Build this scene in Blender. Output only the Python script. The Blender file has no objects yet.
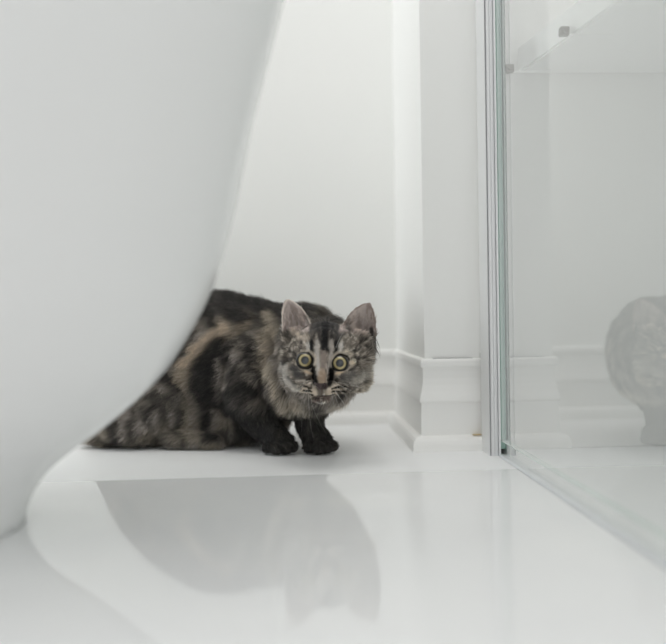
import bpy, bmesh, math
import numpy as np
from mathutils import Vector, Matrix, noise as mnoise

SC = bpy.context.scene
COL = SC.collection
RAD = math.radians

# ------------------------------------------------------------------ camera
cam_d = bpy.data.cameras.new('camera')
cam = bpy.data.objects.new('camera', cam_d)
COL.objects.link(cam)
SC.camera = cam
CAM = Vector((0, 0, .176))
cam_d.sensor_width = 36
cam_d.lens = 900 / 666 * 36
YAW, PITCH, ROLL = RAD(-2.93), RAD(-.66), RAD(-.9)
cam.matrix_world = (Matrix.Translation(CAM) @ Matrix.Rotation(YAW, 4, 'Z') @ Matrix.Rotation(math.pi / 2 + PITCH, 4, 'X')
                    @ Matrix.Rotation(ROLL, 4, 'Z'))
cam_d.clip_start = .01
cam_d.dof.use_dof = True
cam_d.dof.focus_distance = 1.035
cam_d.dof.aperture_fstop = 2.6

# ------------------------------------------------------------------ light
w = bpy.data.worlds.new('world')
SC.world = w
w.use_nodes = True
w.node_tree.nodes['Background'].inputs[0].default_value = (.99, .983, .972, 1)
w.node_tree.nodes['Background'].inputs[1].default_value = .88


def area(name, loc, target, sx, sy, power, col=(1, 1, 1)):
    l = bpy.data.lights.new(name, 'AREA')
    l.shape = 'RECTANGLE'
    l.size, l.size_y, l.energy, l.color = sx, sy, power, col
    o = bpy.data.objects.new(name, l)
    COL.objects.link(o)
    o.location = loc
    o.rotation_euler = (Vector(target) - Vector(loc)).to_track_quat('-Z', 'Y').to_euler()
    return o


area('window_daylight', (-2.5, 1.12, .55), (.2, 1.18, .2), 1.5, 1.0, 40, (.95, .98, 1))
area('overhead_fill', (.0, .75, 2.45), (.0, 1.15, 0), 1.4, 1.0, 20, (1, .985, .95))  # added fill from above to brighten the floor, not a real fitting

area('camera_side_fill', (.5, -1.7, .9), (.0, 1.1, .2), 2.2, 1.5, 6, (1, 1, .99))  # added low fill behind the camera to even out the brightness, no actual opening

SC.view_settings.view_transform = 'Standard'
SC.view_settings.look = 'None'
SC.view_settings.gamma = 1
SC.view_settings.use_curve_mapping = False
SC.view_settings.exposure = -.47
SC.cycles.max_bounces = 24
SC.cycles.transparent_max_bounces = 24
SC.cycles.transmission_bounces = 12
SC.cycles.glossy_bounces = 8
SC.cycles.diffuse_bounces = 16
SC.cycles.caustics_refractive = False


# ------------------------------------------------------------------ helpers
def lin(c):
    return tuple((v / 255 / 12.92) if v / 255 <= .04045 else ((v / 255 + .055) / 1.055) ** 2.4 for v in c)


def mat(name, col, rough=.5, metal=0, spec=.5, **kw):
    m = bpy.data.materials.new(name)
    m.use_nodes = True
    b = m.node_tree.nodes['Principled BSDF']
    b.inputs['Base Color'].default_value = (*lin(col), 1)
    b.inputs['Roughness'].default_value = rough
    b.inputs['Metallic'].default_value = metal
    b.inputs['Specular IOR Level'].default_value = spec
    for k, v in kw.items():
        b.inputs[k].default_value = v
    return m


def bsdf(m):
    return m.node_tree.nodes['Principled BSDF']


def mottled(m, c1, c2, scale=3., bump=0., bscale=60.):
    nt = m.node_tree
    tc = nt.nodes.new('ShaderNodeTexCoord')
    n = nt.nodes.new('ShaderNodeTexNoise')
    n.inputs['Scale'].default_value = scale
    n.inputs['Detail'].default_value = 4
    r = nt.nodes.new('ShaderNodeValToRGB')
    r.color_ramp.elements[0].position = .3
    r.color_ramp.elements[1].position = .7
    r.color_ramp.elements[0].color = (*lin(c1), 1)
    r.color_ramp.elements[1].color = (*lin(c2), 1)
    nt.links.new(tc.outputs['Object'], n.inputs['Vector'])
    nt.links.new(n.outputs['Fac'], r.inputs['Fac'])
    nt.links.new(r.outputs['Color'], bsdf(m).inputs['Base Color'])
    if bump:
        n2 = nt.nodes.new('ShaderNodeTexNoise')
        n2.inputs['Scale'].default_value = bscale
        bp = nt.nodes.new('ShaderNodeBump')
        bp.inputs['Strength'].default_value = bump
        bp.inputs['Distance'].default_value = .001
        nt.links.new(tc.outputs['Object'], n2.inputs['Vector'])
        nt.links.new(n2.outputs['Fac'], bp.inputs['Height'])
        nt.links.new(bp.outputs['Normal'], bsdf(m).inputs['Normal'])
    return m


def link_mesh(name, verts, faces, m=None, parent=None, smooth=False, kind=None):
    me = bpy.data.meshes.new(name)
    me.from_pydata([tuple(v) for v in verts], [], faces)
    me.update()
    if smooth:
        me.polygons.foreach_set('use_smooth', [True] * len(me.polygons))
    if m:
        me.materials.append(m)
    o = bpy.data.objects.new(name, me)
    COL.objects.link(o)
    if parent:
        o.parent = parent
    if kind:
        o['kind'] = kind
    return o


def from_bm(name, bm, m=None, parent=None, smooth=False, kind=None):
    bmesh.ops.recalc_face_normals(bm, faces=bm.faces[:])
    me = bpy.data.meshes.new(name)
    bm.to_mesh(me)
    bm.free()
    if smooth:
        me.polygons.foreach_set('use_smooth', [True] * len(me.polygons))
    if m:
        me.materials.append(m)
    o = bpy.data.objects.new(name, me)
    COL.objects.link(o)
    if parent:
        o.parent = parent
    if kind:
        o['kind'] = kind
    return o


def bm_box(bm, x0, x1, y0, y1, z0, z1, bevel=0.):
    r = bmesh.ops.create_cube(bm, size=1)
    for v in r['verts']:
        v.co = Vector(((x0 + x1) / 2 + v.co.x * (x1 - x0), (y0 + y1) / 2 + v.co.y * (y1 - y0), (z0 + z1) / 2 + v.co.z * (z1 - z0)))
    if bevel:
        es = list({e for v in r['verts'] for e in v.link_edges})
        bmesh.ops.bevel(bm, geom=es, offset=bevel, segments=3, affect='EDGES')


def box(name, x0, x1, y0, y1, z0, z1, m, bevel=0., parent=None, kind=None):
    bm = bmesh.new()
    bm_box(bm, x0, x1, y0, y1, z0, z1, bevel)
    return from_bm(name, bm, m, parent, False, kind)


def tag(o, label=None, cat=None, group=None):
    if label:
        o['label'] = label
    if cat:
        o['category'] = cat
    if group:
        o['group'] = group
    return o


# ------------------------------------------------------------------ materials
M_wall = mottled(mat('wall_paint', (248, 248, 246), .55), (247, 248, 246), (249, 249, 247), 2.5, .05, 90)
M_trim = mottled(mat('trim_paint', (249, 249, 247), .4), (248, 248, 246), (250, 250, 248), 6., .04, 70)
M_acrylic = mottled(mat('bathtub_acrylic', (240, 241, 241), .2, 0, .5), (239, 240, 240), (242, 242, 242), 2.)
M_shower = mottled(mat('shower_panel', (240, 240, 239), .3), (239, 239, 238), (241, 241, 240), 2.)
M_shelf = mottled(mat('shelf_lacquer', (251, 251, 251), .3), (250, 250, 250), (252, 252, 252), 3.)
M_chrome = mat('polished_chrome', (225, 226, 230), .12, 1)
M_alu = mat('bright_aluminium', (240, 241, 242), .38, .3)
M_seal = mat('white_seal', (226, 229, 231), .3)
M_gap = mat('dark_joint', (138, 138, 142), .6)
M_stain = mat('rust_stain', (196, 176, 136), .6)

# floor: polished large tiles, one grout line across
M_floor = mat('floor_tile', (222, 225, 228), .05, 0, .34)
nt = M_floor.node_tree
N = nt.nodes.new
L = nt.links.new
tc = N('ShaderNodeTexCoord')
sep = N('ShaderNodeSeparateXYZ')
L(tc.outputs['Object'], sep.inputs[0])
GY = .972


def math_node(op, a, b=None, c=None):
    n = N('ShaderNodeMath')
    n.operation = op
    for i, v in enumerate((a, b, c)):
        if v is None:
            continue
        if isinstance(v, (int, float)):
            n.inputs[i].default_value = v
        else:
            L(v, n.inputs[i])
    return n.outputs[0]


TILE = .62
ysh = math_node('ADD', math_node('SUBTRACT', sep.outputs['Y'], GY), math_node('MULTIPLY', sep.outputs['X'], -.02))
yy = math_node('ABSOLUTE', math_node('SUBTRACT', math_node('MODULO', math_node('ADD', ysh, 10 * TILE + TILE / 2), TILE), TILE / 2))
grout = math_node('LESS_THAN', yy, .0014)
far = math_node('GREATER_THAN', ysh, 0)
nz = N('ShaderNodeTexNoise')
nz.inputs['Scale'].default_value = 5
nz.inputs['Detail'].default_value = 6
nz.inputs['Distortion'].default_value = 1.2
L(tc.outputs['Object'], nz.inputs['Vector'])
rp = N('ShaderNodeValToRGB')
rp.color_ramp.elements[0].position = .3
rp.color_ramp.elements[1].position = .72
rp.color_ramp.elements[0].color = (*lin((242, 243, 244)), 1)
rp.color_ramp.elements[1].color = (*lin((246, 247, 247)), 1)
L(nz.outputs['Fac'], rp.inputs['Fac'])
mx = N('ShaderNodeMix')
mx.data_type = 'RGBA'
mx.inputs['B'].default_value = (*lin((240, 241, 242)), 1)
L(rp.outputs['Color'], mx.inputs['A'])
L(grout, mx.inputs['Factor'])
L(mx.outputs['Result'], bsdf(M_floor).inputs['Base Color'])
rr = math_node('ADD', math_node('MULTIPLY', far, .36), .06)
rr = math_node('ADD', rr, math_node('MULTIPLY', grout, .4))
L(rr, bsdf(M_floor).inputs['Roughness'])

# glass
M_glass = bpy.data.materials.new('clear_glass')
M_glass.use_nodes = True
nt = M_glass.node_tree
N = nt.nodes.new
L = nt.links.new
nt.nodes.remove(nt.nodes['Principled BSDF'])
tr = N('ShaderNodeBsdfTransparent')
tr.inputs[0].default_value = (.965, .975, .97, 1)
gl = N('ShaderNodeBsdfGlossy')
gl.inputs['Roughness'].default_value = 0
gl.inputs['Color'].default_value = (1, 1, 1, 1)
fr = N('ShaderNodeFresnel')
fr.inputs['IOR'].default_value = 1.5
geo = N('ShaderNodeNewGeometry')
fac = math_node('MULTIPLY', fr.outputs[0], 1.75)
fac = math_node('MULTIPLY', fac, math_node('SUBTRACT', 1.0, geo.outputs['Backfacing']))
fac = math_node('MINIMUM', fac, 1.0)
ms = N('ShaderNodeMixShader')
L(fac, ms.inputs[0])
L(tr.outputs[0], ms.inputs[1])
L(gl.outputs[0], ms.inputs[2])
L(ms.outputs[0], nt.nodes['Material Output'].inputs['Surface'])

# ------------------------------------------------------------------ structure
XW, YF, YR = .172, 1.124, 1.405      # pilaster side plane, pilaster front plane, recess plane
YS = 1.112                            # shower back wall
box('floor', -2.6, 1.3, -1.6, 1.7, -.05, 0, M_floor, kind='structure')
box('wall_back', -2.6, XW, YR, YR + .1, 0, 2.5, M_wall, kind='structure')
box('wall_pilaster', XW, .2430, YF, YR + .1, 0, 2.5, M_wall, kind='structure')
box('wall_shower_back', .2430, 1.1, YS, YR + .1, 0, 2.5, M_shower, bevel=.0015, kind='structure')
box('wall_shower_right', 1.1, 1.2, -1.2, YR + .1, 0, 2.5, M_shower, kind='structure')

# baseboard: a moulded profile swept along the recess, round the outer corner and along the pilaster
PROF = [(0, .1148), (.0030, .1148), (.0050, .1132), (.0056, .1105), (.0056, .1060), (.0044, .1040), (.0030, .1028), (.0026, .0990), (.0026, .0900),
        (.0034, .0820), (.0050, .0740), (.0068, .0670), (.0076, .0625), (.0074, .0605), (.0062, .0597), (.0055, .0590), (.0060, .0400),
        (.0062, .0), (0, 0)]
SHOE = [(.0060, .0190), (.0105, .0187), (.0145, .0168), (.0170, .0132), (.0180, .0085), (.0184, 0), (.0060, 0)]


def sweep(name, prof, path, m, parent=None, kind=None, mitre=True):
    """path: list of (x, y, ox, oy) with the offset direction (already scaled for mitre)"""
    vs, fs = [], []
    n = len(prof)
    for (x, y, ox, oy) in path:
        for (t, z) in prof:
            vs.append((x + ox * t, y + oy * t, z))
    for i in range(len(path) - 1):
        for k in range(n):
            k2 = (k + 1) % n
            fs.append((i * n + k, i * n + k2, (i + 1) * n + k2, (i + 1) * n + k))
    fs.append(tuple(range(n)))
    fs.append(tuple((len(path) - 1) * n + k for k in reversed(range(n))))
    bm = bmesh.new()
    bv = [bm.verts.new(v) for v in vs]
    for f in fs:
        bm.faces.new([bv[i] for i in f])
    return from_bm(name, bm, m, parent, False, kind)


def path_pts(shoe=False):
    return [(-2.6, YR, 0, -1), (XW, YR, -1, -1), (XW, YF, -1, -1), (.2430, YF, 0, -1)]


bb = sweep('baseboard_back', PROF, path_pts(), M_trim, kind='structure')
sh = sweep('trim_1', SHOE, path_pts(), M_trim, kind='structure')
# open joints and marks on the trim
box('trim_2', .182, .232, YF - .0030, YF + .001, .1149, .1153, M_gap, kind='structure')
box('trim_3', .2424, .2431, YF - .0125, YF + .001, .0, .121, mat('grey_joint', (188, 188, 186), .6), kind='structure')
box('trim_4', .2300, .2424, YF - .0128, YF - .0055, .0189, .0196, M_stain, kind='structure')

# ------------------------------------------------------------------ shower enclosure
XG = .2535
sc_root = bpy.data.objects.new('shower_screen', None)
COL.objects.link(sc_root)
sc_root.location = (XG, 1.06, 0)
tag(sc_root, 'clear glass shower screen held in a bright metal wall channel', 'shower screen')


def child_box(name, x0, x1, y0, y1, z0, z1, m, bevel=0., parent=sc_root):
    o = box(name, x0, x1, y0, y1, z0, z1, m, bevel)
    o.parent = parent
    o.matrix_parent_inverse = Matrix.Translation(-Vector(parent.location)) if parent is sc_root else Matrix()
    return o


# wall channel: U profile with ribs
bm = bmesh.new()
for x0, x1, y0 in ((.2420, .2426, 1.068), (.2426, .2505, 1.0665), (.2436, .2450, 1.0640), (.2466, .2478, 1.0645), (.2510, .2528, 1.061),
                   (.2640, .2700, 1.066), (.2700, .2712, 1.060)):
    bm_box(bm, x0, x1, y0, YS, 0, 2.2)
ch = from_bm('wall_channel', bm, M_alu)
ch.parent = sc_root
ch.matrix_parent_inverse = Matrix.Translation(-Vector(sc_root.location))
child_box('rubber_gasket', .2628, .2640, 1.056, YS - .0002, 0, 2.2, M_trim)
child_box('joint_strip', .2413, .2420, 1.0665, 1.0690, 0, 2.2, M_gap)
child_box('cover_strip', .2405, .2413, 1.0675, YS - .0002, 0, 2.2, mat('strip_paint', (228, 229, 229), .5))
child_box('glass_panel', XG, XG + .008, -.35, 1.068, .019, 2.2, M_glass, .0006)
child_box('glass_edge', XG + .0003, XG + .0077, 1.0682, 1.080, .008, 2.2, mat('green_glass_edge', (176, 208, 198), .2))
child_box('bottom_edge', XG + .0004, XG + .0076, -.35, 1.068, .0178, .0189, mat('pale_green_edge', (216, 224, 221), .15))
child_box('bottom_seal', XG - .004, XG + .004, -.35, 1.058, 0, .0030, M_seal, .001)
child_box('clear_seal', XG + .0030, XG + .0050, -.35, 1.058, .0031, .0177, M_glass)

# white floating shelf inside the shower, with its brackets
sv = [(.2925, YS - .001), (.375, .42), (.95, .42), (.95, YS - .001)]
bm = bmesh.new()
lo = [bm.verts.new((x, y, .469)) for x, y in sv]
hi = [bm.verts.new((x, y, .502)) for x, y in sv]
bm.faces.new(lo)
bm.faces.new(hi)
for i in range(4):
    bm.faces.new((lo[i], lo[(i + 1) % 4], hi[(i + 1) % 4], hi[i]))
bmesh.ops.bevel(bm, geom=[e for e in bm.edges], offset=.0025, segments=2, affect='EDGES')
shelf = from_bm('shower_shelf', bm, M_shelf)
tag(shelf, 'white floating shelf seen from below through the shower glass', 'shelf')
for (x, y, z, lab) in ((.268, 1.058, .4605, 'small square chrome bracket at the glass edge, under the shelf corner'),
                       (.302, .955, .4725, 'blurred dark square bracket under the sloping side of the white shelf')):
    r = bpy.data.objects.new('shelf_bracket', None)
    COL.objects.link(r)
    r.location = (x, y, z)
    tag(r, lab, 'bracket', 'brackets under the shower shelf')
    bm = bmesh.new()
    bm_box(bm, -.0048, .0048, -.0045, .0045, -.0045, .0045, .0006)
    bmesh.ops.create_cone(bm, cap_ends=True, segments=16, radius1=.0028, radius2=.0028, depth=.003,
                          matrix=Matrix.Translation((0, -.006, 0)) @ Matrix.Rotation(math.pi / 2, 4, 'X'))
    from_bm('bracket_body', bm, mat('brushed_nickel', (118, 116, 113), .4, 1), r)
    bm = bmesh.new()
    bm_box(bm, .0048, .052, -.002, .002, -.0040, -.0025, .0004)
    from_bm('support_arm', bm, M_shelf, r)

# ------------------------------------------------------------------ bathtub
TZ = [(-.001, .570, .196), (.0, .576, .200), (.010, .577, .203), (.023, .582, .208), (.041, .593, .214), (.061, .616, .220), (.076, .638, .225), (.104, .673, .235),
      (.127, .696, .242), (.145, .709, .248), (.177, .728, .259), (.209, .742, .270), (.260, .757, .287), (.340, .775, .300),
      (.390, .789, .300), (.439, .802, .303), (.500, .818, .312), (.560, .832, .322), (.575, .842, .330), (.585, .843, .331), (.590, .838, .327), (.590, .828, .318),
      (.583, .820, .310), (.560, .812, .303), (.45, .775, .28), (.30, .745, .26), (.18, .69, .22), (.13, .60, .16), (.115, .45, .08), (.113, .1, .02)]
TXC, TYC, TN = -.8, .76, 2.2
SEG = 160


def ring(a, b, z):
    out = []
    for i in range(SEG):
        t = 2 * math.pi * i / SEG
        c, s = math.cos(t), math.sin(t)
        out.append((TXC + a * math.copysign(abs(c) ** (2 / TN), c), TYC + b * math.copysign(abs(s) ** (2 / TN), s), z))
    return out


# resample the profile smoothly (Catmull-Rom)
def catmull(P, k):
    P = [Vector(p) for p in P]
    out = []
    for i in range(len(P) - 1):
        p0, p1, p2, p3 = P[max(i - 1, 0)], P[i], P[i + 1], P[min(i + 2, len(P) - 1)]
        for j in range(k):
            t = j / k
            out.append(.5 * ((2 * p1) + (p2 - p0) * t + (2 * p0 - 5 * p1 + 4 * p2 - p3) * t * t + (3 * p1 - p0 - 3 * p2 + p3) * t ** 3))
    out.append(P[-1])
    return out


TP = [Vector(t) for t in TZ[:2]] + catmull(TZ[2:], 3)
vs, fs = [], []
for (z, a, b) in TP:
    vs += ring(a, b, max(z, .0))
nr = len(TP)
for i in range(nr - 1):
    for k in range(SEG):
        k2 = (k + 1) % SEG
        fs.append((i * SEG + k, i * SEG + k2, (i + 1) * SEG + k2, (i + 1) * SEG + k))
fs.append(tuple(reversed(range(SEG))))
fs.append(tuple((nr - 1) * SEG + k for k in range(SEG)))
tub = link_mesh('bathtub', vs, fs, M_acrylic, smooth=True)
tag(tub, 'white freestanding bathtub with flared curving side, large in the left foreground', 'bathtub')
bm = bmesh.new()
bmesh.ops.create_cone(bm, cap_ends=True, segments=32, radius1=.03, radius2=.03, depth=.004, matrix=Matrix.Translation((TXC, TYC, .1155)))
from_bm('drain', bm, M_chrome, tub, True)

# ------------------------------------------------------------------ cat
rng = np.random.default_rng(7)
HO = np.array([.0412, 1.024, .1188])          # between the eyes, inside the head
_f = Vector(CAM) - Vector(HO)
_f.normalize()
_q0 = Matrix((Vector((1, 0, 0)), Vector((0, 0, 1)), Vector((0, -1, 0)))).transposed()   # columns: right, up, forward
_F = _f
_R = Vector((0, 0, 1)).cross(_F).normalized()
_R = -_R if _R.x < 0 else _R
_U = _F.cross(_R).normalized()
_U = -_U if _U.z < 0 else _U
_base = Matrix((_R, _U, _F)).transposed()
ROLLH = RAD(-3.0)
_base = Matrix.Rotation(ROLLH, 3, _F) @ _base          # flat frame (used for the coat of the face)
HEADM = Matrix.Rotation(RAD(-5), 3, _base.col[1]) @ _base
BASE = np.array(_base)
HM = np.array(HEADM)


def hw(p):
    """head-local millimetres -> world"""
    return Vector(HO + HM @ (np.array(p, float) * .001))


src = bmesh.new()


def ellip(c, r, rot=None, sub=3):
    m = Matrix.Translation(c)
    if rot is not None:
        m = m @ rot.to_4x4()
    m = m @ Matrix.Diagonal((r[0], r[1], r[2], 1))
    bmesh.ops.create_icosphere(src, subdivisions=sub, radius=1, matrix=m)


def hell(c, r, rz=0, ry=0):
    ellip(hw(c), [v * .001 for v in r], HEADM @ Matrix.Rotation(RAD(rz), 3, 'Z') @ Matrix.Rotation(RAD(ry), 3, 'Y'))


def tube(pts, k=6, sub=2):
    """pts: (x, y, z, r) chain of overlapping spheres"""
    P = catmull(pts, k)
    for p in P:
        ellip((p[0], p[1], p[2]), (p[3],) * 3, sub=sub)


# trunk: rump, back, shoulders, neck
SP = [(-.222, 1.275, .050, .036, .048, .040), (-.195, 1.268, .074, .050, .062, .064), (-.155, 1.258, .094, .058, .074, .084),
      (-.105, 1.245, .107, .060, .076, .097), (-.055, 1.230, .109, .058, .071, .087), (-.010, 1.213, .111, .055, .063, .074),
      (.020, 1.190, .115, .050, .056, .069), (.034, 1.155, .116, .047, .052, .062), (.040, 1.120, .112, .046, .048, .056),
      (.042, 1.075, .114, .043, .042, .048)]
for p in catmull(SP, 4):
    ellip((p[0], p[1], p[2]), (p[3], p[4], p[5]))
# haunch, hind foot, belly fluff, chest
ellip((-.170, 1.205, .062), (.062, .034, .058))
ellip((-.120, 1.205, .040), (.060, .034, .036))
ellip((-.205, 1.200, .035), (.045, .030, .032))
ellip((-.238, 1.215, .014), (.034, .022, .013))
tube([(-.150, 1.180, .014, .013), (-.115, 1.172, .013, .013), (-.095, 1.170, .0125, .012)])
ellip((-.045, 1.205, .050), (.050, .045, .045))
ellip((-.070, 1.190, .026), (.045, .022, .024))
ellip((.004, 1.152, .060), (.034, .030, .022))
ellip((.012, 1.130, .090), (.038, .036, .042))
ellip((.030, 1.105, .082), (.030, .026, .026))
# tail lying along the floor behind the rump
tube([(-.225, 1.300, .050, .022), (-.262, 1.315, .028, .018), (-.270, 1.345, .018, .015), (-.230, 1.362, .016, .014), (-.160, 1.365, .016, .013),
      (-.100, 1.362, .015, .011), (-.070, 1.360, .014, .008)])
# fore legs
tube([(-.030, 1.185, .120, .040), (-.044, 1.165, .085, .036), (-.044, 1.155, .058, .028), (-.035, 1.150, .038, .022), (-.022, 1.140, .024, .018), (-.014, 1.128, .018, .0165)])
tube([(.040, 1.165, .105, .036), (.032, 1.150, .078, .030), (.027, 1.145, .054, .023), (.027, 1.138, .036, .019), (.031, 1.130, .023, .017), (.036, 1.124, .018, .0165)])


def paw(cx, cy, ang):
    M = Matrix.Translation((cx, cy, 0)) @ Matrix.Rotation(ang, 4, 'Z')
    e = lambda c, r: ellip(M @ Vector(c), r, Matrix.Rotation(ang, 3, 'Z'), 2)
    e((0, .006, .0150), (.0195, .020, .0145))
    for tx, ty, r in ((-.0150, -.007, .0078), (-.0054, -.0135, .0088), (.0054, -.0135, .0088), (.0150, -.007, .0078)):
        e((tx, ty, .0090), (r, r * 1.35, r))


paw(-.012, 1.124, RAD(8))
paw(.037, 1.120, RAD(16))
# head
hell((0, 8, -10), (41, 39, 37))
hell((0, -4, -30), (38, 36, 34))
hell((-23, -15, -3), (22, 20, 24))
hell((23, -15, -5), (22, 20, 24))
hell((-34, -14, -14), (15, 20, 18))
hell((37, -13, -16), (15, 20, 18))
hell((-34, 4, -15), (14, 20, 17))
hell((38, 4, -17), (14, 20, 17))
hell((0, 24, 8), (24, 16, 17))
for i in range(8):
    t = i / 7
    hell((0, 12 - 30 * t, 17 + 19 * t), (11.5 - 4.0 * t,) * 2 + (11 - 3.2 * t,))
hell((-9.5, -28.5, 24), (12, 8.5, 12.5))
hell((9.5, -28.5, 24), (12, 8.5, 12.5))
hell((0, -37, 20), (11, 7, 13))
hell((-19, 12, 12), (13, 7, 12))
hell((19, 12, 12), (13, 7, 12))
hell((-20, -13, 12), (14, 9, 12))
hell((20, -13, 12), (14, 9, 12))


# ears: cupped double-walled shells
def ear(sgn, inner, outer, tip, ci, co, depth):
    def bez(a, b, c, t):
        return (1 - t) ** 2 * a + 2 * t * (1 - t) * b + t * t * c
    A, B, T, CI, CO = (np.array(v, float) for v in (inner, outer, tip, ci, co))
    ns, nt_ = 14, 12
    fr_, bk_ = [], []
    for i in range(ns + 1):
        s = i / ns
        e0, e1 = bez(A, CI, T + np.array((-sgn * 3.2, -1.2, 0)), s), bez(B, CO, T + np.array((sgn * 3.2, -1.2, 0)), s)
        rf, rb = [], []
        for j in range(nt_ + 1):
            t = j / nt_
            p = e0 * (1 - t) + e1 * t
            cup = math.sin(math.pi * t) ** .8 * depth * (1 - s) ** .75
            rf.append(hw(p + np.array((0, 0, -cup))))
            th = 2.6 + 1.2 * math.sin(math.pi * t)
            rb.append(hw(p + np.array((0, 0, -cup - th))))
        fr_.append(rf)
        bk_.append(rb)
    g = []
    for rows in (fr_, bk_):
        g.append([[src.verts.new(p) for p in r] for r in rows])
    for gi in (0, 1):
        for i in range(ns):
            for j in range(nt_):
                q = (g[gi][i][j], g[gi][i][j + 1], g[gi][i + 1][j + 1], g[gi][i + 1][j])
                src.faces.new(q if gi == 0 else q[::-1])
    per = [(0, j) for j in range(nt_)] + [(i, nt_) for i in range(ns)] + [(ns, j) for j in range(nt_, 0, -1)] + [(i, 0) for i in range(ns, 0, -1)]
    for k in range(len(per)):
        a_, b_ = per[k], per[(k + 1) % len(per)]
        try:
            src.faces.new((g[0][b_[0]][b_[1]], g[0][a_[0]][a_[1]], g[1][a_[0]][a_[1]], g[1][b_[0]][b_[1]]))
        except ValueError:
            pass


EARS = [dict(inner=(-15, 36, -2), outer=(-47, 17, -10), tip=(-46, 72, -10), ci=(-20, 62, -3), co=(-57, 52, -11)),
        dict(inner=(18, 36, -2), outer=(57, 14, -14), tip=(47, 71, -12), ci=(24, 62, -3), co=(62, 52, -14))]
ear(-1, depth=17, **EARS[0])
ear(1, depth=17, **EARS[1])
hell((-32, 26, -18), (17, 14, 12))
hell((36, 25, -18), (19, 14, 12))

bmesh.ops.recalc_face_normals(src, faces=src.faces[:])
tmp_me = bpy.data.meshes.new('cat_source')
src.to_mesh(tmp_me)
src.free()
tmp = bpy.data.objects.new('cat_source', tmp_me)
COL.objects.link(tmp)
md = tmp.modifiers.new('r', 'REMESH')
md.mode = 'VOXEL'
md.voxel_size = .0014
md = tmp.modifiers.new('s', 'SMOOTH')
md.factor = .5
md.iterations = 8
dg = bpy.context.evaluated_depsgraph_get()
body_me = bpy.data.meshes.new_from_object(tmp.evaluated_get(dg))
bpy.data.objects.remove(tmp)
bpy.data.meshes.remove(tmp_me)
body_me.name = 'cat'
nv = len(body_me.vertices)
V = np.empty(nv * 3)
body_me.vertices.foreach_get('co', V)
V = V.reshape(-1, 3)
V[:, 2] = np.maximum(V[:, 2], .0006)
body_me.vertices.foreach_set('co', V.ravel())
body_me.update()
body_me.polygons.foreach_set('use_smooth', [True] * len(body_me.polygons))


# ---- numpy value noise
def _h(ix, iy, iz, s):
    n = (ix * 374761393 + iy * 668265263 + iz * 2147483647 + s * 1274126177) & 0xffffffff
    n = ((n ^ (n >> 13)) * 1274126177) & 0xffffffff
    n = ((n ^ (n >> 16)) * 2246822519) & 0xffffffff
    return ((n ^ (n >> 15)) & 0xffff) / 65535.


def vn(p, sc, seed=0):
    q = p * sc
    i = np.floor(q).astype(np.int64)
    f = q - i
    f = f * f * (3 - 2 * f)
    r = 0
    for dx in (0, 1):
        for dy in (0, 1):
            for dz in (0, 1):
                wgt = (f[:, 0] if dx else 1 - f[:, 0]) * (f[:, 1] if dy else 1 - f[:, 1]) * (f[:, 2] if dz else 1 - f[:, 2])
                r = r + wgt * _h(i[:, 0] + dx, i[:, 1] + dy, i[:, 2] + dz, seed)
    return r


def sm(a, b, x):
    t = np.clip((x - a) / (b - a), 0, 1)
    return t * t * (3 - 2 * t)


def polydist(P, pts):
    """distance of 2-D points to a polyline"""
    d = np.full(len(P), 1e9)
    for (x0, y0), (x1, y1) in zip(pts[:-1], pts[1:]):
        ax, ay = x1 - x0, y1 - y0
        t = np.clip(((P[:, 0] - x0) * ax + (P[:, 1] - y0) * ay) / (ax * ax + ay * ay + 1e-12), 0, 1)
        d = np.minimum(d, np.hypot(P[:, 0] - x0 - t * ax, P[:, 1] - y0 - t * ay))
    return d


def mixc(c, col, k):
    return c * (1 - k[:, None]) + np.array(lin(col))[None] * k[:, None]


BLACK, DARK, MID, GREY, TAN, CREAM = (26, 25, 26), (46, 44, 43), (108, 101, 93), (150, 141, 134), (166, 149, 128), (196, 184, 166)


def stroke(c, P, pts, wd, soft, col, amt=1.):
    return mixc(c, col, amt * (1 - sm(wd - soft, wd + soft, polydist(P, pts))))


def head_local(p):
    return (p - HO) @ HM * 1000          # columns of HM are the axes


def headness(p):
    h = head_local(p)
    zz = np.minimum(h[:, 2] + 5, 0)
    r = np.sqrt((h[:, 0] / 62) ** 2 + ((h[:, 1] + 2) / 50) ** 2 + (zz / 40) ** 2)
    k = 1 - sm(.92, 1.08, r)
    earz = ((h[:, 1] > 30) & (h[:, 1] < 80) & (h[:, 2] > -34) & (np.abs(h[:, 0]) < 68))
    return np.maximum(k, earz * 1.)


def W2(x, y):
    """photo-measured spot on the flank -> (X, Z) of the coat pattern"""
    return ((x - 287) * .00131, .176 - (y - 312) * .00131)


def F2(x, y):
    """photo-measured spot on the face -> millimetres in the face plane"""
    dx, dy = (x - 323.6) * 1.135, (360.5 - y) * 1.135
    a = RAD(3.0)
    return (dx * math.cos(a) - dy * math.sin(a), dx * math.sin(a) + dy * math.cos(a))


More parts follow.
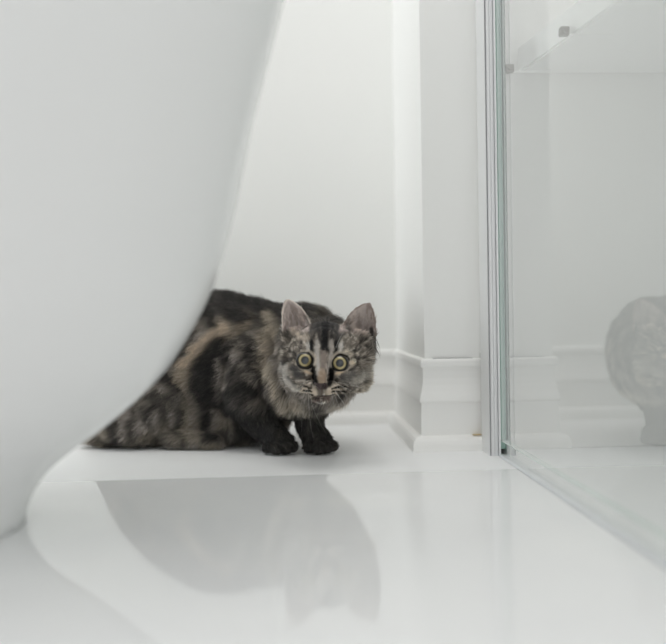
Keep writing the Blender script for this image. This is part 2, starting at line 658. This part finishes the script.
def coat(p, nrm):
    n = len(p)
    # ---------------- body
    wp = p.copy()
    wp[:, 0] += (vn(p, 45, 1) - .5) * .018 + (vn(p, 110, 2) - .5) * .008
    wp[:, 2] += (vn(p, 45, 3) - .5) * .018 + (vn(p, 110, 4) - .5) * .008
    B = np.stack([wp[:, 0], wp[:, 2]], 1)
    c = np.tile(np.array(lin(MID)), (n, 1))
    # ticking / brindled stripes running down the flank
    ang = B[:, 0] * 1.0 + B[:, 1] * .35
    st = .5 + .5 * np.sin(ang * 2 * math.pi / .030 + 3 * vn(p, 14, 5))
    c = mixc(c, DARK, .75 * sm(.35, .75, st))
    c = mixc(c, BLACK, .7 * sm(.52, .72, vn(p, 75, 9)))
    c = mixc(c, GREY, .6 * sm(.52, .8, vn(p * np.array((1.6, 1, .8)), 75, 6)))
    # belly, lower flank: lighter warm grey
    c = mixc(c, (138, 128, 112), .55 * (1 - sm(.02, .055, wp[:, 2])) * (1 - sm(-.07, -.045, wp[:, 0])) * sm(.3, .6, vn(p, 50, 8)))
    # back saddle: dark
    top = sm(.160, .176, wp[:, 2] + (wp[:, 0] + .05) * .10)
    c = mixc(c, (50, 48, 47), .9 * top)
    c = mixc(c, (96, 90, 80), .55 * top * sm(.0, .03, wp[:, 0]) * sm(.4, .6, vn(p, 60, 12)))
    s = stroke
    w2 = lambda *a: [W2(x, y) for x, y in a]
    c = s(c, B, w2((226, 322), (212, 334), (199, 356), (188, 378)), .010, .005, TAN, .85)
    c = s(c, B, w2((250, 318), (236, 326), (228, 336)), .006, .004, (120, 108, 92), .7)
    c = s(c, B, w2((190, 372), (184, 400), (196, 430)), .009, .006, (120, 111, 98), .6)
    c = s(c, B, w2((222, 336), (211, 360), (210, 385), (222, 400), (240, 412)), .012, .005, BLACK, .93)
    c = s(c, B, w2((200, 388), (206, 410), (214, 430)), .006, .004, BLACK, .7)
    c = s(c, B, w2((170, 392), (178, 412), (186, 434)), .005, .004, BLACK, .75)
    c = s(c, B, w2((148, 402), (156, 420), (160, 440)), .005, .004, BLACK, .7)
    c = s(c, B, w2((104, 440), (126, 434), (140, 440)), .006, .004, BLACK, .8)
    # shoulder whorls
    c = s(c, B, w2((232, 348), (240, 340), (250, 342), (252, 354), (244, 366), (234, 374)), .0035, .0025, BLACK, .85)
    c = s(c, B, w2((262, 338), (264, 350), (258, 364), (262, 380)), .0035, .0025, DARK, .85)
    c = s(c, B, w2((232, 384), (246, 378), (256, 386), (252, 398)), .0035, .0025, BLACK, .8)
    c = s(c, B, w2((240, 354), (246, 358)), .004, .003, GREY, .6)
    c = s(c, B, w2((240, 392), (252, 402), (266, 404)), .004, .003, GREY, .5)
    # ruff and chest
    c = s(c, B, w2((276, 320), (270, 345), (274, 372), (286, 392), (300, 402)), .010, .007, (156, 145, 128), .75)
    c = s(c, B, w2((262, 376), (276, 396), (292, 408)), .0035, .003, DARK, .6)
    c = s(c, B, w2((296, 402), (310, 410), (322, 404), (345, 396)), .010, .006, (172, 164, 150), .8)
    c = s(c, B, w2((270, 408), (290, 416), (308, 416)), .006, .005, MID, .8)
    # legs black-brown
    leg = (1 - sm(.052, .072, wp[:, 2])) * (1 - sm(1.172, 1.190, p[:, 1])) * sm(-.085, -.070, wp[:, 0])
    c = mixc(c, (34, 33, 32), .95 * leg)
    c = mixc(c, (70, 66, 60), .35 * leg * sm(.6, .75, vn(p, 160, 31)))
    c = s(c, B, w2((236, 392), (250, 418), (262, 440)), .013, .006, (32, 31, 31), .85)
    # tail rings
    tl = sm(1.29, 1.31, p[:, 1])
    c = mixc(c, (46, 44, 42), .8 * tl * (.5 + .5 * np.sin(p[:, 0] * 260)))

    # ---------------- head
    hk = headness(p)
    idx = np.where(hk > 0)[0]
    if len(idx):
        q = p[idx]
        h = head_local(q)
        Fp = ((q - HO) @ BASE)[:, :2] * 1000
        jit = np.stack([(vn(q, 300, 21) - .5), (vn(q, 300, 22) - .5)], 1) * 2.2
        F = Fp + jit
        g = np.tile(np.array(lin((104, 96, 87))), (len(q), 1))
        g = mixc(g, (40, 37, 35), .85 * sm(.45, .7, vn(q, 260, 23)))
        g = mixc(g, (182, 172, 158), .7 * sm(.55, .8, vn(q, 330, 24)))
        f2 = lambda *a: [F2(x, y) for x, y in a]
        fs_ = lambda g, pts, wd, soft, col, amt=1.: stroke(g, F, pts, wd, soft, col, amt)
        # crown dark
        g = fs_(g, f2((316, 322), (330, 320), (340, 328)), 11, 6, (48, 46, 46), .9)
        g = fs_(g, f2((326, 316), (325, 335), (325, 348)), 4.6, 2, (22, 21, 22), 1)
        g = fs_(g, f2((318, 318), (319.5, 336), (321.5, 345)), 1.6, 1.2, (36, 34, 34), .85)
        g = fs_(g, f2((334, 318), (331.5, 334), (329.5, 344)), 1.6, 1.2, (36, 34, 34), .85)
        g = fs_(g, f2((310, 328), (312, 338)), 2.4, 1.6, (60, 57, 55), .7)
        g = fs_(g, f2((342, 328), (338, 338)), 2.4, 1.6, (60, 57, 55), .7)
        # light strokes between the forehead marks, running down beside the nose
        g = fs_(g, f2((317.5, 341), (317, 352), (318.5, 364), (318, 372)), 2.2, 1.5, (160, 155, 148), .75)
        g = fs_(g, f2((331, 341), (331, 352), (329, 364), (328.5, 372)), 2.2, 1.5, (158, 150, 142), .7)
        g = fs_(g, f2((308.5, 343), (309, 351)), 2.2, 1.2, (168, 164, 158), .85)
        g = fs_(g, f2((340.5, 343), (340, 351)), 2.2, 1.2, (168, 164, 158), .85)
        g = fs_(g, f2((311.8, 341), (312.6, 352)), 2.2, .9, (22, 21, 22), 1)
        g = fs_(g, f2((336.2, 341), (335.4, 353)), 2.4, .9, (22, 21, 22), 1)
        # nose bridge
        g = fs_(g, f2((323.5, 352), (323, 366)), 3.6, 1.8, (118, 106, 98), .85)
        g = fs_(g, f2((321.6, 371), (321.4, 378)), 4.6, 2.4, (140, 118, 97), .8)
        # eye surrounds
        for (ex, ey, sg) in ((306, 359, -1), (341, 361, 1)):
            g = fs_(g, f2((ex, ey), (ex + .01, ey)), 12.2, 1.6, (172, 160, 142), .75)
            g = fs_(g, f2((ex, ey), (ex + .01, ey)), 9.6, 1.0, (20, 18, 18), 1)
        g = fs_(g, f2((297.5, 357), (299.5, 358)), 1.8, .9, (176, 166, 152), .9)
        g = fs_(g, f2((350, 362), (352.5, 362)), 2.2, 1., (190, 174, 152), .9)
        # tear marks and cream corners under the eyes
        g = fs_(g, f2((306, 369.5), (310.5, 371.5)), 1.7, 1, (196, 172, 142), .9)
        g = fs_(g, f2((336, 372), (341, 370.5)), 1.7, 1, (196, 172, 142), .9)
        g = fs_(g, f2((313, 366), (313.8, 373), (315, 381)), 2.9, 1.2, (16, 14, 14), 1)
        g = fs_(g, f2((331, 368), (331, 375), (329, 382)), 3.1, 1.2, (16, 14, 14), 1)
        # cheeks
        g = fs_(g, f2((296, 367), (300, 374)), 4.5, 2.5, (78, 76, 76), .8)
        g = fs_(g, f2((342, 377), (350, 373)), 4.2, 2.5, (74, 72, 71), .8)
        g = fs_(g, f2((286, 366), (288, 378), (298, 388)), 4, 3, (156, 152, 146), .75)
        g = fs_(g, f2((352, 380), (364, 374), (369, 366)), 4.5, 3, (146, 141, 132), .75)
        g = fs_(g, f2((351, 357.5), (362, 359), (370, 366), (374, 376)), 1.5, 1, (40, 37, 36), .85)
        g = fs_(g, f2((348, 370), (356, 366)), 1.3, 1, (46, 43, 42), .7)
        g = fs_(g, f2((297, 357), (290, 358), (284, 364)), 1.5, 1, (52, 49, 48), .8)
        g = fs_(g, f2((296, 380), (288, 374)), 1.4, 1, (60, 57, 55), .6)
        g = fs_(g, f2((352, 396), (362, 392), (372, 380)), 5, 4, (160, 150, 132), .7)
        # whisker pads, stripes, mouth, chin
        g = fs_(g, f2((306, 388), (312, 390)), 5.6, 3, (180, 164, 144), .75)
        g = fs_(g, f2((330, 390), (336, 388)), 5.6, 3, (180, 164, 144), .75)
        for a in (((303, 383.8), (310.6, 385.6)), ((304, 387.6), (311, 388.6)), ((305.5, 391.2), (312, 392)),
                  ((331.5, 386.2), (342.5, 384)), ((331, 389.8), (342.5, 388.8)), ((331.5, 393.2), (341, 392.2))):
            g = fs_(g, f2(*a), 1.35, .6, (14, 12, 12), 1)
        g = fs_(g, f2((321.3, 388), (321.5, 393)), .9, .6, (70, 56, 54), .8)
        g = fs_(g, f2((313.5, 395), (321.5, 394.2), (330, 395.6)), 1.2, .9, (92, 74, 70), .8)
        g = fs_(g, f2((312, 393.6), (321.5, 393), (331, 394)), .8, .5, (30, 24, 24), .9)
        g = fs_(g, f2((317, 399.4), (326, 399.8)), 1.8, 1.2, (214, 208, 198), .95)
        g = fs_(g, f2((302, 400), (312, 403), (332, 404), (344, 400)), 3.6, 2.6, (170, 160, 146), .8)
        g = fs_(g, f2((318, 384.5), (325, 384.5)), 2.6, 1, (62, 50, 50), .9)
        # ears
        up = h[:, 1]
        er = sm(30, 38, up) * sm(15, 19, np.abs(h[:, 0])) 
        inn = sm(.15, .45, nrm[idx] @ HM[:, 2])
        g = mixc(g, (62, 58, 55), er * (1 - inn))
        g = mixc(g, (168, 154, 148), er * inn * .95)
        g = mixc(g, (116, 100, 94), er * inn * .6 * sm(.4, .75, vn(q * np.array((1, 1, .35)), 420, 28)))
        g = fs_(g, f2((288, 328), (290, 337)), 2.0, 1.6, (34, 30, 29), .8)
        g = fs_(g, f2((294, 330), (300, 336), (308, 337)), 2.4, 2.4, (178, 164, 148), .6)
        g = fs_(g, f2((308, 316), (311, 326)), 2.2, 2.2, (60, 54, 50), .7)
        g = fs_(g, f2((372, 328), (374, 341)), 2.4, 1.6, (26, 23, 22), .9)
        g = fs_(g, f2((352, 322), (364, 334)), 2.4, 2.6, (170, 154, 140), .6)
        g = fs_(g, f2((347, 318), (350, 330)), 2.6, 2.4, (64, 58, 53), .7)
        for ed, cl in zip(EARS, ((196, 184, 174), (128, 112, 104))):
            for a_, c_ in ((ed['inner'], ed['ci']), (ed['outer'], ed['co'])):
                pl = [((1 - t) ** 2 * a_[0] + 2 * t * (1 - t) * c_[0] + t * t * ed['tip'][0], (1 - t) ** 2 * a_[1] + 2 * t * (1 - t) * c_[1] + t * t * ed['tip'][1])
                      for t in np.linspace(.15, 1, 9)]
                g = mixc(g, cl, .9 * (1 - sm(.6, 1.9, polydist(h[:, :2], pl))) * er)
        # back of head darker
        g = mixc(g, (64, 61, 58), .7 * (1 - sm(-30, -10, h[:, 2])) * sm(10, 25, h[:, 1]))
        k = hk[idx][:, None]
        c[idx] = c[idx] * (1 - k) + g * k
    lum = c @ np.array((.3, .5, .2))
    c = lum[:, None] + (c - lum[:, None]) * .80
    return np.clip(1.85 * c ** 1.0, 0, 1)


nrmV = np.empty(nv * 3)
body_me.vertices.foreach_get('normal', nrmV)
nrmV = nrmV.reshape(-1, 3)
cv = coat(V, nrmV)
att = body_me.color_attributes.new('coat', 'FLOAT_COLOR', 'POINT')
att.data.foreach_set('color', np.concatenate([cv * .8, np.ones((nv, 1))], 1).ravel())


def coat_mat(name, rough, gain=1., sheen=0.):
    m = mat(name, (100, 95, 90), rough, 0, .25)
    a = m.node_tree.nodes.new('ShaderNodeAttribute')
    a.attribute_name = 'coat'
    m.node_tree.links.new(a.outputs['Color'], bsdf(m).inputs['Base Color'])
    return m


M_skin = coat_mat('cat_skin', .9)
M_fur = coat_mat('cat_fur', .55)
body_me.materials.clear()
body_me.materials.append(M_skin)
cat = bpy.data.objects.new('cat', body_me)
COL.objects.link(cat)
tag(cat, 'fluffy grey-brown tabby cat crouching on the glossy floor, staring with yellow eyes', 'cat')

# ---- fur
body_me.calc_loop_triangles()
nt_ = len(body_me.loop_triangles)
T = np.empty(nt_ * 3, dtype=np.int32)
body_me.loop_triangles.foreach_get('vertices', T)
T = T.reshape(-1, 3)
tv = V[T]
cr = np.cross(tv[:, 1] - tv[:, 0], tv[:, 2] - tv[:, 0])
ar = np.linalg.norm(cr, axis=1) / 2
cen = tv.mean(1)
EYE = [np.array(hw((-19.6, 1.2, 18.5))), np.array(hw((19.6, -.6, 18.5)))]


def region(p):
    h = head_local(p)
    r = np.sqrt((h[:, 0] / 50) ** 2 + ((h[:, 1]) / 48) ** 2 + (np.minimum(h[:, 2] + 4, 0) / 40) ** 2)
    front = sm(-22, 8, h[:, 2])
    face = (1 - sm(.95, 1.25, r)) * front
    earz = sm(34, 42, h[:, 1]) * ((h[:, 2] > -36) & (np.abs(h[:, 0]) > 15) & (np.abs(h[:, 0]) < 70) & (h[:, 1] < 82))
    return h, face, earz


h, face, earz = region(cen)
dens = 1 + 6 * face + 2.5 * earz
hid = (p_ := cen)[:, 1] > 1.27
dens = dens * np.where(hid, .55, 1)
prob = ar * dens
prob /= prob.sum()
NH = 190000
ti = rng.choice(nt_, NH, p=prob)
u, v = rng.random(NH), rng.random(NH)
fl = u + v > 1
u[fl], v[fl] = 1 - u[fl], 1 - v[fl]
P = tv[ti, 0] + u[:, None] * (tv[ti, 1] - tv[ti, 0]) + v[:, None] * (tv[ti, 2] - tv[ti, 0])
Nn = nrmV[T[ti]]
Nn = Nn[:, 0] * (1 - u - v)[:, None] + Nn[:, 1] * u[:, None] + Nn[:, 2] * v[:, None]
Nn /= np.linalg.norm(Nn, axis=1)[:, None] + 1e-9
keep = P[:, 2] > .0025
for e in EYE:
    keep &= np.linalg.norm(P - e, axis=1) > .0128
h, face, earz = region(P)
nose = np.hypot(h[:, 0], (h[:, 1] + 25.5) * 1.2) < 6.2
keep &= ~(nose & (h[:, 2] > 28))
keep &= (~((h[:, 2] > 25) & (np.abs(h[:, 1] + 34.5) < 1.6) & (np.abs(h[:, 0]) < 9)))
inear = earz * sm(.15, .45, Nn @ HM[:, 2])
keep &= (rng.random(NH) > .72 * inear)
P, Nn, h, face, earz, inear = P[keep], Nn[keep], h[keep], face[keep], earz[keep], inear[keep]
n = len(P)


def nz3(p, sc, seed):
    return np.stack([vn(p, sc, seed), vn(p, sc, seed + 1), vn(p, sc, seed + 2)], 1) - .5


def unit(a):
    return a / (np.linalg.norm(a, axis=1)[:, None] + 1e-9)


# flow: body runs towards the rump and down; face fans out from the nose; legs run down and forward
flow = np.tile(np.array((-.85, .12, -.50)), (n, 1))
ruff = (1 - sm(.0, .085, np.abs(P[:, 1] - 1.095))) * sm(-.06, -.02, P[:, 0])
flow = flow * (1 - ruff)[:, None] + np.stack([(P[:, 0] - .040) * 14, .15 * np.ones(n), -.75 - 0 * P[:, 2]], 1) * ruff[:, None]
legk = (1 - sm(.040, .065, P[:, 2])) * (1 - sm(1.170, 1.185, P[:, 1])) * sm(-.085, -.070, P[:, 0])
flow = flow * (1 - legk)[:, None] + np.array((.25, -.45, -.8))[None] * legk[:, None]
fx, fy = h[:, 0] - 0, h[:, 1] + 20
fl_local = np.stack([fx, fy - 4 * (fy < -6), -28 * np.ones(n)], 1)
fl_local = unit(fl_local)
fw = fl_local @ HM.T
hk2 = headness(P)
flow = flow * (1 - hk2)[:, None] + fw * hk2[:, None]
eflow = np.array(HM[:, 1] * .9 + HM[:, 0] * 0)[None] + np.sign(h[:, 0])[:, None] * HM[:, 0][None] * .25
flow = flow * (1 - earz)[:, None] + eflow * earz[:, None]
flow = unit(flow)
flow = flow - (flow * Nn).sum(1)[:, None] * Nn
flow = unit(flow)
flow = unit(flow + nz3(P, 110, 40) * .55 + rng.normal(0, .13, (n, 3)))
Ln = .0145 + 0 * ruff
Ln = Ln + .004 * ruff
Ln = Ln * (1 - legk) + .0075 * legk
chk = sm(34, 52, np.abs(h[:, 0])) * (h[:, 1] < 12)
lenf = .0028 + .0032 * sm(10, 40, np.abs(h[:, 0])) + .009 * chk + .004 * (h[:, 1] < -38)
lenf = lenf - .0017 * (1 - sm(16, 26, np.hypot(h[:, 0], h[:, 1] + 20)))
Ln = Ln * (1 - hk2) + lenf * hk2
Ln = Ln * (1 - earz) + (.0026 + .004 * inear * (h[:, 1] < 52)) * earz
low = (1 - sm(.0, .02, P[:, 2]))
Ln = Ln * (1 - .6 * low)
Ln *= rng.uniform(.65, 1.15, n) * (.8 + .4 * vn(P, 70, 50))
lift = .42 * (1 - face) + .26 * face
lift = lift * (1 - earz) + .22 * earz
lift = lift * (1 - .35 * legk)
K = 5
pts = np.empty((n, K, 3))
d0 = unit(flow * (1 - lift)[:, None] + Nn * lift[:, None])
d1 = unit(flow * .93 + Nn * .12 + np.array((0, 0, -.18))[None])
d1 = unit(d1 + nz3(P, 160, 60) * .35)
pos = P - Nn * .0006
pts[:, 0] = pos
for k in range(1, K):
    t = (k - .5) / (K - 1)
    d = unit(d0 * (1 - t) + d1 * t)
    pos = pos + d * (Ln / (K - 1))[:, None]
    pos[:, 2] = np.maximum(pos[:, 2], .0008)
    pts[:, k] = pos
ccol = coat(P, Nn)
br = (1 + rng.normal(0, .22, n)).clip(.45, 1.7)
ccol = (ccol * br[:, None])
lt = rng.random(n) < (.07 + .3 * inear)
ccol[lt] = ccol[lt] * .5 + np.array(lin((190, 182, 170))) * .5 * (.25 + ccol[lt].mean(1)[:, None] * 2).clip(0, 1)
ccol = ccol.clip(0, 1)
hc = bpy.data.hair_curves.new('fur')
hc.add_curves([K] * n)
hc.points.foreach_set('position', pts.reshape(-1).astype(np.float32))
r0 = (.00019 * (1 - face) + .00013 * face)[:, None]
rad = r0 * np.array([1, 1, .9, .65, .15])[None]
if 'radius' not in hc.attributes:
    hc.attributes.new('radius', 'FLOAT', 'POINT')
hc.attributes['radius'].data.foreach_set('value', rad.reshape(-1).astype(np.float32))
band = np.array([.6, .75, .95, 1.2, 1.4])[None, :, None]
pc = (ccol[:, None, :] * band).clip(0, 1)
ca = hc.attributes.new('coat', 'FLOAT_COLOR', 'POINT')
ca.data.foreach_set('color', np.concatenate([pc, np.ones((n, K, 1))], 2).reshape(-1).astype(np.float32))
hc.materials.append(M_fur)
fur = bpy.data.objects.new('fur', hc)
COL.objects.link(fur)
fur.parent = cat
fur['kind'] = 'stuff'

# ---- eyes
M_eye = mat('cat_eye', (150, 140, 80), .05, 0, .5)
b = bsdf(M_eye)
b.inputs['Coat Weight'].default_value = .6
b.inputs['Coat Roughness'].default_value = .02
nt2 = M_eye.node_tree
tc2 = nt2.nodes.new('ShaderNodeTexCoord')
sp2 = nt2.nodes.new('ShaderNodeSeparateXYZ')
cb = nt2.nodes.new('ShaderNodeCombineXYZ')
ln = nt2.nodes.new('ShaderNodeVectorMath')
ln.operation = 'LENGTH'
rp2 = nt2.nodes.new('ShaderNodeValToRGB')
nt2.links.new(tc2.outputs['Object'], sp2.inputs[0])
nt2.links.new(sp2.outputs['X'], cb.inputs['X'])
nt2.links.new(sp2.outputs['Y'], cb.inputs['Y'])
nt2.links.new(cb.outputs[0], ln.inputs[0])
mr = nt2.nodes.new('ShaderNodeMath')
mr.operation = 'MULTIPLY'
mr.inputs[1].default_value = 100
nt2.links.new(ln.outputs['Value'], mr.inputs[0])
nt2.links.new(mr.outputs[0], rp2.inputs['Fac'])
els = rp2.color_ramp.elements
els[0].position = 0
els[0].color = (*lin((46, 50, 54)), 1)  # pupil: grey-blue of reflected light painted into its colour
els[1].position = .40
els[1].color = (*lin((48, 52, 56)), 1)
for pos_, c_ in ((.445, (140, 124, 80)), (.54, (180, 168, 126)), (.64, (166, 152, 104)), (.71, (104, 92, 62)), (.755, (14, 12, 12))):
    e = els.new(pos_)
    e.color = (*lin(c_), 1)
nt2.links.new(rp2.outputs['Color'], b.inputs['Base Color'])
M_lid = mat('eyelid_skin', (18, 17, 17), .6)
for ei, e in enumerate(EYE):
    bm = bmesh.new()
    bmesh.ops.create_uvsphere(bm, u_segments=48, v_segments=32, radius=.0105)
    eo = from_bm('eye', bm, M_eye, cat, True)
    toc = (Vector(CAM) - Vector(e)).normalized()
    eo.matrix_world = Matrix.Translation(e) @ toc.to_track_quat('Z', 'Y').to_matrix().to_4x4()
    # eyelid ring
    bm = bmesh.new()
    nR, nr2 = 48, 10
    grid = []
    for i in range(nR):
        a = 2 * math.pi * i / nR
        row = []
        for j in range(nr2):
            t = 2 * math.pi * j / nr2
            R_ = .0083 + .0009 * math.cos(t)
            row.append(bm.verts.new((R_ * math.cos(a), R_ * math.sin(a) * .93 - .0002, .0063 + .0010 * math.sin(t))))
        grid.append(row)
    for i in range(nR):
        for j in range(nr2):
            bm.faces.new((grid[i][j], grid[(i + 1) % nR][j], grid[(i + 1) % nR][(j + 1) % nr2], grid[i][(j + 1) % nr2]))
    lo_ = from_bm('eyelid', bm, M_lid, eo, True)

# ---- nose leather
M_nose = mottled(mat('nose_leather', (58, 47, 48), .45), (50, 40, 41), (76, 60, 58), 300)
bm = bmesh.new()
bmesh.ops.create_icosphere(bm, subdivisions=4, radius=1)
for vtx in bm.verts:
    x, y, z = vtx.co
    wd = 10.0 * (.62 + .45 * y if y < .2 else .71)
    vtx.co = hw((x * wd, -25.0 + y * 5.6 - .3 * abs(x), 36.6 + z * 4.4 - 2.4 * x * x))
for sx in (-1, 1):
    pass
no = from_bm('nose', bm, M_nose, cat, True)
bm = bmesh.new()
for sx in (-1, 1):
    bmesh.ops.create_icosphere(bm, subdivisions=2, radius=1, matrix=Matrix.Translation(hw((sx * 3.2, -26.2, 39.0))) @ HEADM.to_4x4() @
                               Matrix.Rotation(RAD(sx * 35), 4, 'Z') @ Matrix.Diagonal((.0012, .0006, .0007, 1)))
from_bm('nostril', bm, mat('nostril_dark', (14, 10, 10), .7), cat, True)

# ---- whiskers
M_wh = mat('whisker_white', (225, 222, 214), .35)


def whisker(p0, p1, p2, r=.00014, m=M_wh):
    A, B_, C_ = hw(p0), hw(p1), hw(p2)
    bm = bmesh.new()
    rows = []
    ns_ = 14
    for i in range(ns_ + 1):
        t = i / ns_
        c_ = A * (1 - t) ** 2 + B_ * 2 * t * (1 - t) + C_ * t * t
        d_ = ((B_ - A) * (1 - t) + (C_ - B_) * t).normalized()
        s1 = d_.orthogonal().normalized()
        s2 = d_.cross(s1)
        rr_ = r * (1 - t * .85)
        rows.append([bm.verts.new(c_ + (s1 * math.cos(k * 1.2566) + s2 * math.sin(k * 1.2566)) * rr_) for k in range(5)])
    for i in range(ns_):
        for k in range(5):
            bm.faces.new((rows[i][k], rows[i][(k + 1) % 5], rows[i + 1][(k + 1) % 5], rows[i + 1][k]))
    bm.faces.new(rows[0])
    bm.faces.new(rows[-1])
    return from_bm('whisker', bm, m, cat, True)


for (a, b_, c_) in (
        ((-12, -27, 34), (-18, -45, 40), (-19, -78, 34)), ((-14, -29, 32), (-22, -42, 36), (-24, -68, 30)), ((-12, -31, 34), (-13, -52, 38), (-6, -86, 30)),
        ((-11, -33, 33), (-10, -52, 36), (8, -78, 30)), ((-16, -26, 30), (-34, -34, 34), (-40, -52, 28)), ((-16, -24, 30), (-38, -26, 34), (-58, -38, 26)),
        ((-15, -22, 30), (-38, -20, 34), (-62, -24, 24)),
        ((14, -27, 32), (26, -44, 36), (42, -68, 28)), ((15, -25, 31), (32, -38, 36), (54, -60, 26)), ((13, -30, 32), (22, -48, 36), (30, -74, 28)),
        ((15, -23, 30), (38, -30, 34), (64, -48, 24)), ((12, -32, 32), (18, -50, 36), (18, -72, 30)), ((16, -22, 30), (42, -24, 32), (70, -34, 22)),
        ((14, -29, 32), (28, -46, 34), (48, -72, 24)),
        ((-14, 16, 24), (-20, 34, 34), (-30, 46, 34)), ((15, 16, 24), (20, 32, 34), (32, 44, 34))):
    whisker(a, b_, c_)
